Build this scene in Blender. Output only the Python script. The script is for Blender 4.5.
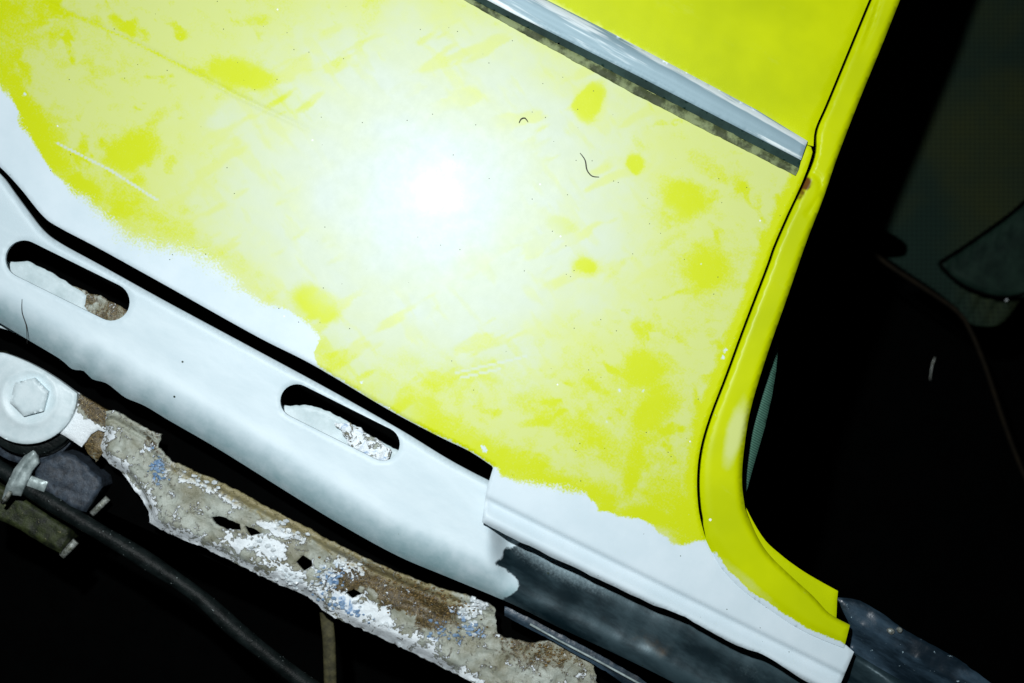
import bpy, math, random
import numpy as np
from mathutils import Vector, Matrix
from mathutils.geometry import delaunay_2d_cdt

for o in list(bpy.data.objects): bpy.data.objects.remove(o)
SC = bpy.context.scene
COL = SC.collection
rng = np.random.RandomState(7)
random.seed(7)

# ---------------------------------------------------------------- units, camera, light
S = 0.0005            # half a millimetre: the working unit of the body drawing
DIST = 1600.0         # lens to side panel, in working units (0.8 m)
TH = math.radians(29.5)   # the camera was held rolled; the car stands level
CT, ST = math.cos(TH), math.sin(TH)
Z0 = 0.42             # height of the lens axis above the ground

def W(x, y, d=0.0):
    """drawing coordinates (x right, y down) at depth d towards the lens -> metres in the level car frame"""
    f = (DIST - d) / DIST
    u = (x - 512.0) * S * f; v = (341.5 - y) * S * f
    return (u * CT - v * ST, -d * S, Z0 + u * ST + v * CT)

cam = bpy.data.cameras.new('camera'); camo = bpy.data.objects.new('camera', cam)
COL.objects.link(camo); SC.camera = camo
camo.matrix_world = Matrix(((CT, -ST, 0, 0), (0, 0, -1, -DIST * S), (ST, CT, 0, Z0), (0, 0, 0, 1)))
cam.sensor_fit = 'HORIZONTAL'; cam.sensor_width = 36
cam.lens = 36 * DIST / 1024.0
cam.clip_start = 0.01; cam.clip_end = 50
cam.dof.use_dof = True; cam.dof.focus_distance = DIST * S + 0.004; cam.dof.aperture_fstop = 8.0

world = bpy.data.worlds.new('World'); SC.world = world; world.use_nodes = True
bg = world.node_tree.nodes['Background']
bg.inputs[0].default_value = (0.55, 0.8, 1.0, 1); bg.inputs[1].default_value = 0.004

# the camera's flash gun, beside and above the lens
fl = bpy.data.lights.new('flash', 'AREA'); fl.shape = 'DISK'; fl.size = 0.020; fl.spread = math.radians(120)
fl.energy = 3.6; fl.color = (0.95, 0.985, 1.0)
flo = bpy.data.objects.new('flash', fl); COL.objects.link(flo)
fu, fv = -80 * 2 * S, 151 * 2 * S
fp = Vector((fu * CT - fv * ST, -DIST * S - 0.01, Z0 + fu * ST + fv * CT))
tgt = Vector(W(470, 290, 0))
flo.location = fp; flo.rotation_euler = (tgt - fp).to_track_quat('-Z', 'Y').to_euler()

SC.view_settings.view_transform = 'Standard'; SC.view_settings.look = 'None'
SC.view_settings.exposure = 0.0; SC.view_settings.gamma = 1.0
SC.view_settings.use_curve_mapping = False
SC.render.engine = 'CYCLES'

# ---------------------------------------------------------------- numeric helpers
def noise(x, y, scale, seed=0, octs=4, ax=1.0, ay=1.0, ang=0.0):
    a = math.radians(ang); c, s = math.cos(a), math.sin(a)
    X = (x * c + y * s) / scale / ax; Y = (-x * s + y * c) / scale / ay
    r = np.random.RandomState(seed); tab = r.rand(256, 256)
    out = np.zeros_like(X, dtype=float); amp = 1.0; tot = 0.0
    for k in range(octs):
        xi = np.floor(X).astype(int); yi = np.floor(Y).astype(int)
        fx = X - xi; fy = Y - yi
        fx = fx * fx * (3 - 2 * fx); fy = fy * fy * (3 - 2 * fy)
        g = lambda i, j: tab[(i + 37 * k) & 255, (j + 91 * k) & 255]
        v = (g(xi, yi) * (1 - fx) + g(xi + 1, yi) * fx) * (1 - fy) + (g(xi, yi + 1) * (1 - fx) + g(xi + 1, yi + 1) * fx) * fy
        out += v * amp; tot += amp; amp *= 0.5; X = X * 2.03 + 11.3; Y = Y * 2.03 + 5.7
    return out / tot            # 0..1, mean .5

def sm(a, b, x):
    t = np.clip((x - a) / (b - a), 0, 1); return t * t * (3 - 2 * t)

def pdist(x, y, pl, closed=False):
    P = np.asarray(pl, float); n = len(P); best = np.full(x.shape, 1e9)
    for i in range(n if closed else n - 1):
        a = P[i]; b = P[(i + 1) % n]; ab = b - a; L = (ab ** 2).sum() + 1e-12
        t = np.clip(((x - a[0]) * ab[0] + (y - a[1]) * ab[1]) / L, 0, 1)
        dd = np.hypot(x - a[0] - t * ab[0], y - a[1] - t * ab[1]); best = np.minimum(best, dd)
    return best

def inside(x, y, pl):
    P = np.asarray(pl, float); n = len(P); r = np.zeros(x.shape, bool); j = n - 1
    for i in range(n):
        xi, yi = P[i]; xj, yj = P[j]
        c = ((yi > y) != (yj > y)) & (x < (xj - xi) * (y - yi) / (yj - yi + 1e-12) + xi)
        r ^= c; j = i
    return r

def sdist(x, y, pl):                       # positive inside
    d = pdist(x, y, pl, True); return np.where(inside(x, y, pl), d, -d)

def blob(x, y, cx, cy, rx, ry, ang=0.0, soft=0.5):
    a = math.radians(ang); c, s = math.cos(a), math.sin(a)
    u = ((x - cx) * c + (y - cy) * s) / rx; v = (-(x - cx) * s + (y - cy) * c) / ry
    return 1 - sm(1 - soft, 1 + soft, np.hypot(u, v))

def cr(pts, step=4.0):                     # smooth open curve through pts
    P = [Vector((p[0], p[1])) for p in pts]; out = []
    for i in range(len(P) - 1):
        p0 = P[max(i - 1, 0)]; p1 = P[i]; p2 = P[i + 1]; p3 = P[min(i + 2, len(P) - 1)]
        n = max(1, int((p2 - p1).length / step))
        for k in range(n):
            t = k / n
            q = 0.5 * ((2 * p1) + (p2 - p0) * t + (2 * p0 - 5 * p1 + 4 * p2 - p3) * t * t + (3 * p1 - p0 - 3 * p2 + p3) * t ** 3)
            out.append((q.x, q.y))
    out.append((P[-1].x, P[-1].y)); return out

def resamp(pl, step):
    out = []; n = len(pl)
    for i in range(n):
        a = np.array(pl[i], float); b = np.array(pl[(i + 1) % n], float); L = np.hypot(*(b - a))
        if L < 0.05: continue
        k = max(1, int(round(L / step)))
        for j in range(k): out.append(tuple(a + (b - a) * j / k))
    return out

def rag(pl, amp, step=2.0, seed=1, scale=6.0):     # torn, corroded edge
    P = np.array(resamp(pl, step)); x, y = P[:, 0], P[:, 1]
    return [tuple(p) for p in np.stack([x + (noise(x, y, scale, seed, 3) - .5) * 2 * amp, y + (noise(x, y, scale, seed + 5, 3) - .5) * 2 * amp], 1)]

def stadium(a, b, r, n=14):
    a = np.array(a, float); b = np.array(b, float); th = math.atan2(*(b - a)[::-1]); out = []
    for k in range(n + 1): t = th - math.pi / 2 + math.pi * k / n; out.append(tuple(b + r * np.array([math.cos(t), math.sin(t)])))
    for k in range(n + 1): t = th + math.pi / 2 + math.pi * k / n; out.append(tuple(a + r * np.array([math.cos(t), math.sin(t)])))
    return out

def circ(cx, cy, r, n=40, ry=None, a0=0):
    ry = ry or r
    return [(cx + r * math.cos(2 * math.pi * k / n + a0), cy + ry * math.sin(2 * math.pi * k / n + a0)) for k in range(n)]

# ---------------------------------------------------------------- object helpers
def link(o, parent=None, label=None, cat=None, group=None, kind=None):
    COL.objects.link(o)
    if parent: o.parent = parent; o.matrix_parent_inverse = parent.matrix_world.inverted()
    if label: o['label'] = label
    if cat: o['category'] = cat
    if group: o['group'] = group
    if kind: o['kind'] = kind
    return o

def thing(name, label, cat, loc, group=None):
    o = bpy.data.objects.new(name, None); o.empty_display_size = 0.02; o.matrix_world = Matrix.Translation(loc)
    return link(o, None, label, cat, group)

def mesh_obj(name, V, F, mat, parent=None, smooth=True, attrs=None, **kw):
    me = bpy.data.meshes.new(name); me.from_pydata([tuple(v) for v in V], [], [tuple(f) for f in F]); 
    if smooth: me.polygons.foreach_set('use_smooth', [True] * len(me.polygons))
    if attrs:
        for k, a in attrs.items():
            at = me.attributes.new(k, 'FLOAT', 'POINT'); at.data.foreach_set('value', np.asarray(a, np.float32))
    me.materials.append(mat); me.update()
    return link(bpy.data.objects.new(name, me), parent, **kw)

def sheet(name, outline, mat, dfun=0.0, parent=None, holes=(), sp=4.0, thick=3.0, roll=2.0, attrs=None, esp=None, **kw):
    """pressed metal sheet: front face over the outline, edges turned back, rear face"""
    esp = esp or sp
    loops = [resamp(outline, esp)] + [resamp(h, esp) for h in holes]
    A = np.array(loops[0]); x0, y0 = A.min(0); x1, y1 = A.max(0)
    gx, gy = np.meshgrid(np.arange(x0, x1, sp), np.arange(y0, y1, sp * .87))
    gx = gx + (np.arange(gx.shape[0]) % 2)[:, None] * sp / 2
    gx, gy = gx.ravel(), gy.ravel()
    r2 = np.random.RandomState(3); gx = gx + r2.uniform(-.1, .1, gx.shape) * sp; gy = gy + r2.uniform(-.1, .1, gy.shape) * sp
    ok = inside(gx, gy, loops[0])
    for h in loops[1:]: ok &= ~inside(gx, gy, h)
    for L in loops: ok &= pdist(gx, gy, L, True) > min(sp, esp) * .55
    V = []; E = []
    for L in loops:
        b = len(V); V += L; E += [(b + i, b + (i + 1) % len(L)) for i in range(len(L))]
    V += list(zip(gx[ok], gy[ok]))
    vo, eo, fo, *_ = delaunay_2d_cdt([Vector(v) for v in V], E, [], 0, 1e-4)
    P = np.array([(v.x, v.y) for v in vo]); F = np.array([f[:] for f in fo])
    C = P[F].mean(1); k = inside(C[:, 0], C[:, 1], loops[0])
    for h in loops[1:]: k &= ~inside(C[:, 0], C[:, 1], h)
    F = F[k]
    # orient (y runs down): front faces the lens
    a = P[F]; cr_ = (a[:, 1, 0] - a[:, 0, 0]) * (a[:, 2, 1] - a[:, 0, 1]) - (a[:, 1, 1] - a[:, 0, 1]) * (a[:, 2, 0] - a[:, 0, 0])
    F[cr_ > 0] = F[cr_ > 0][:, ::-1]
    x, y = P[:, 0], P[:, 1]
    d = dfun(x, y) if callable(dfun) else np.full(x.shape, float(dfun))
    if roll > 0:
        e = np.full(x.shape, 1e9)
        for L in loops: e = np.minimum(e, pdist(x, y, L, True))
        t = np.clip(e / roll, 0, 1); d = d - roll * (1 - np.sqrt(1 - (1 - t) ** 2))
    f = (DIST - d) / DIST
    u = (x - 512) * S * f; v = (341.5 - y) * S * f
    front = np.stack([u * CT - v * ST, -d * S, Z0 + u * ST + v * CT], 1)
    back = front + np.array([0, thick * S, 0]); n = len(front)
    ed = {}
    for t3 in F:
        for i in range(3):
            q = (t3[i], t3[(i + 1) % 3])
            if (q[1], q[0]) in ed: del ed[(q[1], q[0])]
            else: ed[q] = 1
    faces = F.tolist() + (F[:, ::-1] + n).tolist()
    VV = [front, back]; base = 2 * n; idx = {}; extra = []; src = []
    for (p, q) in ed:
        for w in (p, q):
            if w not in idx: idx[w] = len(extra) // 2; extra += [front[w], back[w]]; src += [w, w]
        ip, iq = base + 2 * idx[p], base + 2 * idx[q]
        faces.append((iq, ip, ip + 1, iq + 1))
    VV = np.concatenate(VV + [np.array(extra)])
    at = None
    if attrs:
        at = {}
        for kk, fn in attrs.items():
            w = fn(x, y); at[kk] = np.concatenate([w, w, w[np.array(src)]])
    return mesh_obj(name, VV, faces, mat, parent, attrs=at, **kw)

def tube(name, pts, rad, mat, parent=None, n=14, flat=1.0, **kw):
    """pts: (x,y,d) in drawing units; rad number or list"""
    P = [Vector(W(*p)) for p in pts]; V = []; F = []
    up = Vector((0, -1, 0))
    for i, p in enumerate(P):
        t = (P[min(i + 1, len(P) - 1)] - P[max(i - 1, 0)]).normalized()
        a = t.cross(up)
        if a.length < .2: a = t.cross(Vector((0, 0, 1)))
        a.normalize(); b = a.cross(t).normalized(); r = (rad[i] if hasattr(rad, '__len__') else rad) * S
        for k in range(n):
            w = 2 * math.pi * k / n; V.append(p + a * math.cos(w) * r + b * math.sin(w) * r * flat)
    for i in range(len(P) - 1):
        for k in range(n): F.append((i * n + k, i * n + (k + 1) % n, (i + 1) * n + (k + 1) % n, (i + 1) * n + k))
    c0 = len(V); V.append(P[0]); V.append(P[-1]); m = (len(P) - 1) * n
    for k in range(n): F.append((c0, (k + 1) % n, k)); F.append((c0 + 1, m + k, m + (k + 1) % n))
    return mesh_obj(name, V, F, mat, parent, **kw)

def curve3(pts, step=3.0):
    q = []; P = [Vector(p) for p in pts]
    for i in range(len(P) - 1):
        p0 = P[max(i - 1, 0)]; p1 = P[i]; p2 = P[i + 1]; p3 = P[min(i + 2, len(P) - 1)]
        n = max(1, int((p2 - p1).length / step))
        for k in range(n):
            t = k / n
            q.append(tuple(0.5 * ((2 * p1) + (p2 - p0) * t + (2 * p0 - 5 * p1 + 4 * p2 - p3) * t * t + (3 * p1 - p0 - 3 * p2 + p3) * t ** 3)))
    q.append(tuple(P[-1])); return q

# ---------------------------------------------------------------- materials
class M:
    def __init__(s, name, rough=.5, metal=0.0, spec=.5):
        s.m = bpy.data.materials.new(name); s.m.use_nodes = True; s.t = s.m.node_tree; s.n = s.t.nodes
        s.b = s.n['Principled BSDF']; s.set('Roughness', rough); s.set('Metallic', metal); s.set('Specular IOR Level', spec)
        s.co = s.n.new('ShaderNodeTexCoord')
    def set(s, k, v):
        if hasattr(v, 'is_output'): s.t.links.new(v, s.b.inputs[k])
        else: s.b.inputs[k].default_value = v if not isinstance(v, tuple) or len(v) == 4 else (*v, 1)
    def attr(s, name):
        a = s.n.new('ShaderNodeAttribute'); a.attribute_name = name; return a.outputs['Fac']
    def noise(s, scale, det=4, rough=.55, stretch=None, rot=0.0, dist=0):
        t = s.n.new('ShaderNodeTexNoise'); t.inputs['Scale'].default_value = scale; t.inputs['Detail'].default_value = det
        t.inputs['Roughness'].default_value = rough; t.inputs['Distortion'].default_value = dist
        src = s.co.outputs['Object']
        if stretch:
            mp = s.n.new('ShaderNodeMapping'); mp.inputs['Scale'].default_value = stretch; mp.inputs['Rotation'].default_value = (0, rot, 0)
            s.t.links.new(src, mp.inputs[0]); src = mp.outputs[0]
        s.t.links.new(src, t.inputs['Vector']); return t.outputs['Fac']
    def voro(s, scale, feat='F1', out='Distance', rand=1.0):
        t = s.n.new('ShaderNodeTexVoronoi'); t.inputs['Scale'].default_value = scale; t.feature = feat; t.inputs['Randomness'].default_value = rand
        s.t.links.new(s.co.outputs['Object'], t.inputs['Vector']); return t.outputs[out]
    def math(s, op, a, b=0.0, c=None, clamp=False):
        m = s.n.new('ShaderNodeMath'); m.operation = op; m.use_clamp = clamp
        for i, v in enumerate((a, b) if c is None else (a, b, c)):
            if hasattr(v, 'is_output'): s.t.links.new(v, m.inputs[i])
            else: m.inputs[i].default_value = v
        return m.outputs[0]
    def ramp(s, f, a, b, lo=0.0, hi=1.0):          # smooth map range
        m = s.n.new('ShaderNodeMapRange'); m.interpolation_type = 'SMOOTHSTEP'
        s.t.links.new(f, m.inputs[0]); m.inputs[1].default_value = a; m.inputs[2].default_value = b; m.inputs[3].default_value = lo; m.inputs[4].default_value = hi
        return m.outputs[0]
    def mix(s, f, a, b):
        m = s.n.new('ShaderNodeMix'); m.data_type = 'RGBA'
        for sock, v in ((m.inputs[0], f), (m.inputs[6], a), (m.inputs[7], b)):
            if hasattr(v, 'is_output'): s.t.links.new(v, sock)
            else: sock.default_value = v if not isinstance(v, tuple) else (*v, 1)
        return m.outputs[2]
    def bump(s, h, dist=.0002, strength=1.0):
        b = s.n.new('ShaderNodeBump'); b.inputs['Distance'].default_value = dist; b.inputs['Strength'].default_value = strength
        s.t.links.new(h, b.inputs['Height']); s.t.links.new(b.outputs[0], s.b.inputs['Normal'])

LIME = (0.575, 0.675, 0.0); LIME2 = (0.46, 0.56, 0.0); PALE = (0.60, 0.685, 0.22); GLARE_CHALK = (0.575, 0.67, 0.645)  # last tone whitens sanded paint and the painted flash glare
PRIMER = (0.60, 0.725, 0.79)

def paint_panel():
    m = M('sanded_lime_paint_over_primer', .5)
    yel = m.attr('paint'); fade = m.attr('fade'); glare_chalk = m.attr('glare_chalk'); rust = m.attr('rust')
    n1 = m.noise(900, 3); n2 = m.noise(170, 5, .65); n3 = m.noise(60, 4, .6, (1, 1, 5), math.radians(40))
    f = m.math('ADD', fade, m.math('MULTIPLY', m.math('SUBTRACT', n2, .5), .55))
    f = m.math('ADD', f, m.math('MULTIPLY', m.math('SUBTRACT', n3, .5), .35))
    f = m.math('ADD', f, m.math('MULTIPLY', m.math('SUBTRACT', n1, .5), .9))
    n4 = m.noise(420, 5, .75); f = m.math('ADD', f, m.math('MULTIPLY', m.math('SUBTRACT', n4, .5), .5))
    f = m.ramp(f, .12, .95)
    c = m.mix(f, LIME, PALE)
    c = m.mix(m.math('MULTIPLY', glare_chalk, m.ramp(m.math('ADD', glare_chalk, m.math('MULTIPLY', n2, .6)), .3, .9)), c, GLARE_CHALK)  # flash glare painted into the colour, along with sanded whitening
    # cracks through to primer where the edge was sanded
    y = m.math('ADD', yel, m.math('MULTIPLY', m.math('SUBTRACT', n2, .5), .6))
    y = m.math('ADD', y, m.math('MULTIPLY', m.math('SUBTRACT', n1, .5), 1.3))
    y = m.ramp(y, .2, .8)
    pr = m.mix(m.ramp(m.noise(40, 5, .6), .3, .75), PRIMER, (0.67, 0.785, 0.85))
    c = m.mix(y, pr, c)
    c = m.mix(m.ramp(m.math('ADD', rust, m.math('MULTIPLY', n2, .5)), .6, 1.0), c, (.30, .07, .01))
    # dust nibs
    v = m.voro(420); col = m.voro(420, out='Color'); sp = m.n.new('ShaderNodeSeparateColor'); m.t.links.new(col, sp.inputs[0])
    nib = m.math('MULTIPLY', m.math('LESS_THAN', v, .11), m.math('GREATER_THAN', sp.outputs[0], .95))
    c = m.mix(nib, c, (.04, .06, .02))
    nib2 = m.math('MULTIPLY', m.math('LESS_THAN', v, .2), m.math('GREATER_THAN', sp.outputs[1], .9985))
    c = m.mix(nib2, c, (.8, .85, .85))
    m.set('Base Color', c)
    m.set('Roughness', m.ramp(n2, .2, .8, .36, .44)); m.set('Specular IOR Level', .158)
    m.set('Coat Weight', .009); m.set('Coat Roughness', m.ramp(n1, .3, .7, .10, .17))
    m.bump(m.math('ADD', m.math('MULTIPLY', n1, .25), m.noise(55, 2)), .00005)
    return m.m

def paint_clean(name='lime_paint'):
    m = M(name, .38)
    n2 = m.noise(120, 5, .6); n3 = m.noise(25, 3)
    c = m.mix(m.ramp(n3, .25, .8), LIME2, LIME)
    f = m.ramp(m.math('ADD', m.attr('fade'), m.math('MULTIPLY', m.math('SUBTRACT', n2, .5), .6)), .35, 1.0)
    c = m.mix(f, c, PALE)
    n1 = m.noise(900, 3)
    y = m.math('ADD', m.attr('paint'), m.math('MULTIPLY', m.math('SUBTRACT', n1, .5), .9))
    c = m.mix(m.ramp(y, .35, .65), PRIMER, c)
    c = m.mix(m.ramp(m.math('ADD', m.attr('rust'), m.math('MULTIPLY', n2, .5)), .6, 1.0), c, (.13, .055, .008))
    v = m.voro(200); col = m.voro(200, out='Color'); sp = m.n.new('ShaderNodeSeparateColor'); m.t.links.new(col, sp.inputs[0])
    nib = m.math('MULTIPLY', m.math('LESS_THAN', v, .14), m.math('GREATER_THAN', sp.outputs[0], .975))
    c = m.mix(nib, c, (.8, .85, .75))
    c = m.mix(m.math('MULTIPLY', m.ramp(m.noise(60, 6, .7, (.3, 1, 1)), .6, .85), .35), c, PALE)
    m.set('Base Color', c); m.set('Roughness', .34); m.set('Specular IOR Level', .12)
    m.bump(m.math('ADD', m.math('MULTIPLY', n1, .2), m.noise(70, 2)), .00006)
    return m.m

def sill_mat():
    m = M('primer_over_bare_steel', .5)
    n1 = m.noise(800, 3); n2 = m.noise(120, 5, .6); n3 = m.noise(30, 5, .6, (1, 1, 3))
    pr = m.mix(m.ramp(n3, .3, .75), (0.57, 0.70, 0.76), (0.65, 0.775, 0.83))
    thin = m.math('ADD', m.attr('thin'), m.math('MULTIPLY', m.math('SUBTRACT', n2, .5), .5))
    pr = m.mix(m.ramp(thin, .3, 1.1), pr, (.19, .35, .38))  # shade of the lower edge painted teal, plus uneven primer patches
    st = m.mix(m.ramp(n3, .35, .7), (.005, .016, .022), (.044, .080, .096))
    st = m.mix(m.ramp(m.math('ADD', m.attr('rust'), m.math('MULTIPLY', n2, .6)), .6, 1.1), st, (.10, .055, .012))
    st = m.mix(m.ramp(m.math('ADD', m.attr('sheen_scuff'), m.math('MULTIPLY', n1, .4)), .45, 1.05), st, (.26, .36, .40))  # pale sheen painted on the steel, plus scuffs
    y = m.ramp(m.math('ADD', m.attr('paint'), m.math('ADD', m.math('MULTIPLY', m.math('SUBTRACT', n1, .5), .35), m.math('MULTIPLY', m.math('SUBTRACT', n2, .5), .6))), .34, .66)
    c = m.mix(y, st, pr); m.set('Metallic', m.math('MULTIPLY', m.math('SUBTRACT', 1.0, y), .35)); 
    v = m.voro(200); col = m.voro(200, out='Color'); sp = m.n.new('ShaderNodeSeparateColor'); m.t.links.new(col, sp.inputs[0])
    nib = m.math('MULTIPLY', m.math('LESS_THAN', v, .12), m.math('GREATER_THAN', sp.outputs[0], .97))
    c = m.mix(nib, c, (.03, .05, .04))
    m.set('Base Color', c); m.set('Roughness', m.ramp(y, 0, 1, .38, .5)); m.set('Specular IOR Level', .45)
    m.bump(m.math('ADD', m.math('MULTIPLY', n1, .3), m.noise(90, 4)), .0001)
    return m.m

def rust_mat():
    m = M('peeling_paint_on_rusty_metal', .6)
    n0 = m.noise(2200, 3, .6); n1 = m.noise(600, 4, .65); n2 = m.noise(160, 5, .7, dist=.6); n3 = m.noise(70, 5, .6)
    grey = m.mix(m.ramp(n3, .3, .7), (.22, .22, .15), (.43, .48, .43))
    grey = m.mix(m.ramp(n2, .50, .72), grey, (.11, .10, .045))
    rs = m.mix(m.ramp(n1, .3, .7), (.018, .015, .008), (.13, .09, .032))
    rs = m.mix(m.ramp(n0, .56, .68), rs, (.45, .36, .16))
    r = m.ramp(m.math('ADD', m.attr('rust'), m.math('MULTIPLY', m.math('SUBTRACT', n2, .5), 2.0)), .35, .65)
    c = m.mix(r, grey, rs)
    wv = m.math('ADD', m.math('ADD', m.attr('white'), m.math('MULTIPLY', m.math('SUBTRACT', n2, .5), 2.4)), m.math('MULTIPLY', m.math('SUBTRACT', n1, .5), 1.0))
    w = m.ramp(wv, .5, .6)
    wc = m.mix(m.ramp(m.math('ADD', m.attr('blue'), m.math('MULTIPLY', m.math('SUBTRACT', n2, .5), 1.6)), .42, .7), (.82, .90, .94), (.16, .32, .56))
    c = m.mix(w, c, wc)
    edge = m.math('MULTIPLY', m.ramp(wv, .40, .5), m.math('SUBTRACT', 1.0, w))
    c = m.mix(m.math('MULTIPLY', edge, .6), c, (.05, .04, .03))
    c = m.mix(m.ramp(m.math('ADD', m.attr('olive'), m.math('MULTIPLY', m.math('SUBTRACT', n2, .5), 1.4)), .35, .8), c, (.27, .24, .12))
    m.set('Base Color', c); m.set('Roughness', m.ramp(n2, .3, .7, .28, .5))
    m.bump(m.math('ADD', m.math('MULTIPLY', w, .6), m.math('ADD', m.math('MULTIPLY', n1, .8), m.math('MULTIPLY', n0, .35))), .0006)
    return m.m

def simple(name, c1, c2, rough=.5, metal=0, scale=150, bump=.0001, spec=.5, spots=None, hi=.7, lo=.3, det=5, stretch=None):
    m = M(name, rough, metal, spec); n = m.noise(scale, det, .65, stretch); c = m.mix(m.ramp(n, lo, hi), c1, c2); n1 = m.noise(scale * 5, 3)
    if spots: c = m.mix(m.ramp(n1, spots[1], spots[1] + .06), c, spots[0])
    m.set('Base Color', c); m.bump(m.math('ADD', n, m.math('MULTIPLY', n1, .4)), bump); return m.m

def vinyl():
    m = M('perforated_dark_vinyl', .8, 0, .05)
    mp = m.n.new('ShaderNodeMapping'); mp.inputs['Scale'].default_value = (1, 0, 1); mp.inputs['Rotation'].default_value = (0, TH, 0)
    m.t.links.new(m.co.outputs['Object'], mp.inputs[0])
    v = m.n.new('ShaderNodeTexVoronoi'); v.inputs['Scale'].default_value = 290; v.inputs['Randomness'].default_value = 0.0
    m.t.links.new(mp.outputs[0], v.inputs['Vector'])
    dot = m.ramp(v.outputs['Distance'], .2, .5, .45, 1.0)
    n = m.noise(9, 4); base = m.mix(m.ramp(n, .35, .65), (.011, .025, .019), (.028, .036, .013))
    m.set('Base Color', m.mix(dot, (.004, .006, .006), base)); m.bump(dot, .0004); return m.m

MP = paint_panel(); MC = paint_clean(); MS = sill_mat(); MR = rust_mat(); MV = vinyl()
M_black = simple('black_underseal', (.0006, .0007, .0007), (.0010, .0012, .0012), .95, 0, 60, .0002, .02)
M_inner = simple('white_primer_inner', (.48, .60, .63), (.64, .76, .80), .5, 0, 90, .0001, .4, ((.20, .18, .12), .72))
M_blue = simple('scratched_dark_blue_steel', (.006, .014, .022), (.035, .065, .095), .3, 0, 70, .0004, .7, ((.30, .42, .48), .69), .62, .4, 6, (.25, 1, 1))
M_chrome = simple('weathered_bright_trim', (.22, .33, .38), (.66, .75, .77), +.5, .1, 150, .00004, .3, None, .57, .45, 4, (.07, 1, 1))
M_chrome_dk = simple('dark_trim_groove', (.006, .022, .018), (.02, .05, .042), .6, 0, 60, .0001, .12)
M_glue = simple('old_adhesive', (.035, .05, .012), (.20, .25, .11), .65, 0, 110, .0003, .4, None, .62, .42)
M_washer = simple('white_painted_washer', (.60, .73, .77), (.70, .82, .86), .45, 0, 160, .00015, .45)
M_tab = simple('rusty_white_tab', (.09, .055, .03), (.50, .56, .56), .6, 0, 150, .0005, .4, ((.14, .08, .04), .6), .55, .42)
M_rubber = simple('gritty_dark_rubber', (.012, .018, .026), (.045, .065, .09), .55, 0, 300, .0006, .5, ((.22, .26, .26), .68))
M_mossy = simple('mossy_dark_block', (.003, .006, .003), (.035, .048, .013), .6, 0, 200, .0008, .4, ((.22, .20, .10), .66))
M_pipe = simple('dirty_black_pipe_glints', (.002, .004, .004), (.009, .014, .014), .5, 0, 120, .0007, .15, ((.25, .30, .30), .69))  # pale spots are glints painted into the colour
M_clip = simple('pale_metal_clip', (.20, .26, .26), (.50, .60, .60), .4, .2, 160, .0002, .5)
M_stud = simple('worn_steel_stud', (.10, .11, .08), (.42, .46, .44), .4, .3, 500, .0004, .5)
M_strap = simple('olive_strap', (.025, .025, .012), (.075, .07, .03), .7, 0, 250, .0004, .3)
M_card = simple('dark_green_vinyl', (.003, .011, .008), (.010, .026, .018), .7, 0, 80, .0004, .12)
M_pip = simple('brown_piping', (.006, .005, .003), (.011, .008, .004), .8, 0, 200, .0001, .1)
M_hair = simple('dark_fibre', (.01, .01, .01), (.02, .018, .01), .5)
M_grey = simple('grey_chip', (.6, .68, .7), (.75, .8, .82), .5)

# ---------------------------------------------------------------- outlines
SEAM = cr([(985, -290), (905, -90), (886, -40), (869, 0), (845, 58), (826, 104), (815, 130), (812.5, 152), (803, 180), (786, 217), (773, 247), (766, 267), (743, 327), (725, 376), (709, 418), (700, 450), (697, 480), (699, 512), (706, 540)], 5)
BASE = cr([(706, 540), (720, 560), (743, 585), (773, 607), (806, 628), (846, 645)], 5)
LOW_L = cr([(-320, -32), (-70, 110), (-30, 142), (0, 167), (20, 188), (43, 216), (60, 228), (100, 249), (165, 285), (256, 336), (313, 365), (389, 410), (440, 437), (469, 451), (492, 466)], 5)
LIP = cr([(482, 522), (513, 538), (580, 570), (647, 602), (677, 613), (726, 640), (767, 657), (800, 678), (837, 697)], 5)
LIP = [(x, y + (noise(np.array([x]), np.array([y]), 14, 4, 2)[0] - .5) * 2.5) for x, y in LIP]
TRIM_TOP = [(-40, -311), (545, -1), (680, 69), (809, 140)]
TRIM_BOT = [(340, -62), (467, 0), (512, 27), (640, 90), (797, 174)]
FOLD = [(487, 499), (600, 553), (726, 615), (845, 676)]
WHITE_A = [(-340, -120), (-90, 10), (-20, 62), (0, 86), (12, 100), (24, 130), (38, 152), (62, 183), (100, 211), (128, 236), (150, 244), (182, 249), (215, 264), (243, 290), (262, 304), (292, 312), (312, 326), (320, 340), (314, 352), (318, 372), (250, 420), (-340, 300)]
WHITE_B = [(494, 466), (500, 476), (545, 486), (583, 494), (594, 503), (600, 512), (622, 518), (645, 520), (660, 529), (670, 541), (684, 543), (700, 541), (712, 540), (760, 570), (900, 640), (860, 760), (470, 620), (470, 470)]

# ---------------------------------------------------------------- car body
body = thing('car_body', 'lime yellow car side being stripped for repair, half sanded to white primer', 'car body', W(512, 500, -60))

def wav(x, y): return (noise(x, y, 190, 21, 2) - .5) * 1.2
def fold_h(x, y):
    # pressed lip along the bottom right of the side panel
    a = np.array(FOLD[0]); b = np.array(FOLD[-1]); t = (b - a) / np.hypot(*(b - a)); q = -(x - a[0]) * t[1] + (y - a[1]) * t[0]
    w = sm(478, 492, x)
    return w * (-2.0 * np.exp(-(q / 2.5) ** 2) - 4.0 * sm(-3, 3, q) + 5.0 * sm(4, 16, q) - 5 * sm(17, 25, q))
def crease(x, y):
    # faint body line at upper left
    pl = [(-60, -60), (42, 0), (150, 50), (235, 95), (330, 140)]
    return -1.0 * np.exp(-(pdist(x, y, pl) / 2.0) ** 2) * (1 - sm(240, 340, x))
def side_h(x, y): return wav(x, y) + .22 * (noise(x, y, 26, 22, 2) - .5) + fold_h(x, y) + crease(x, y)

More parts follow.
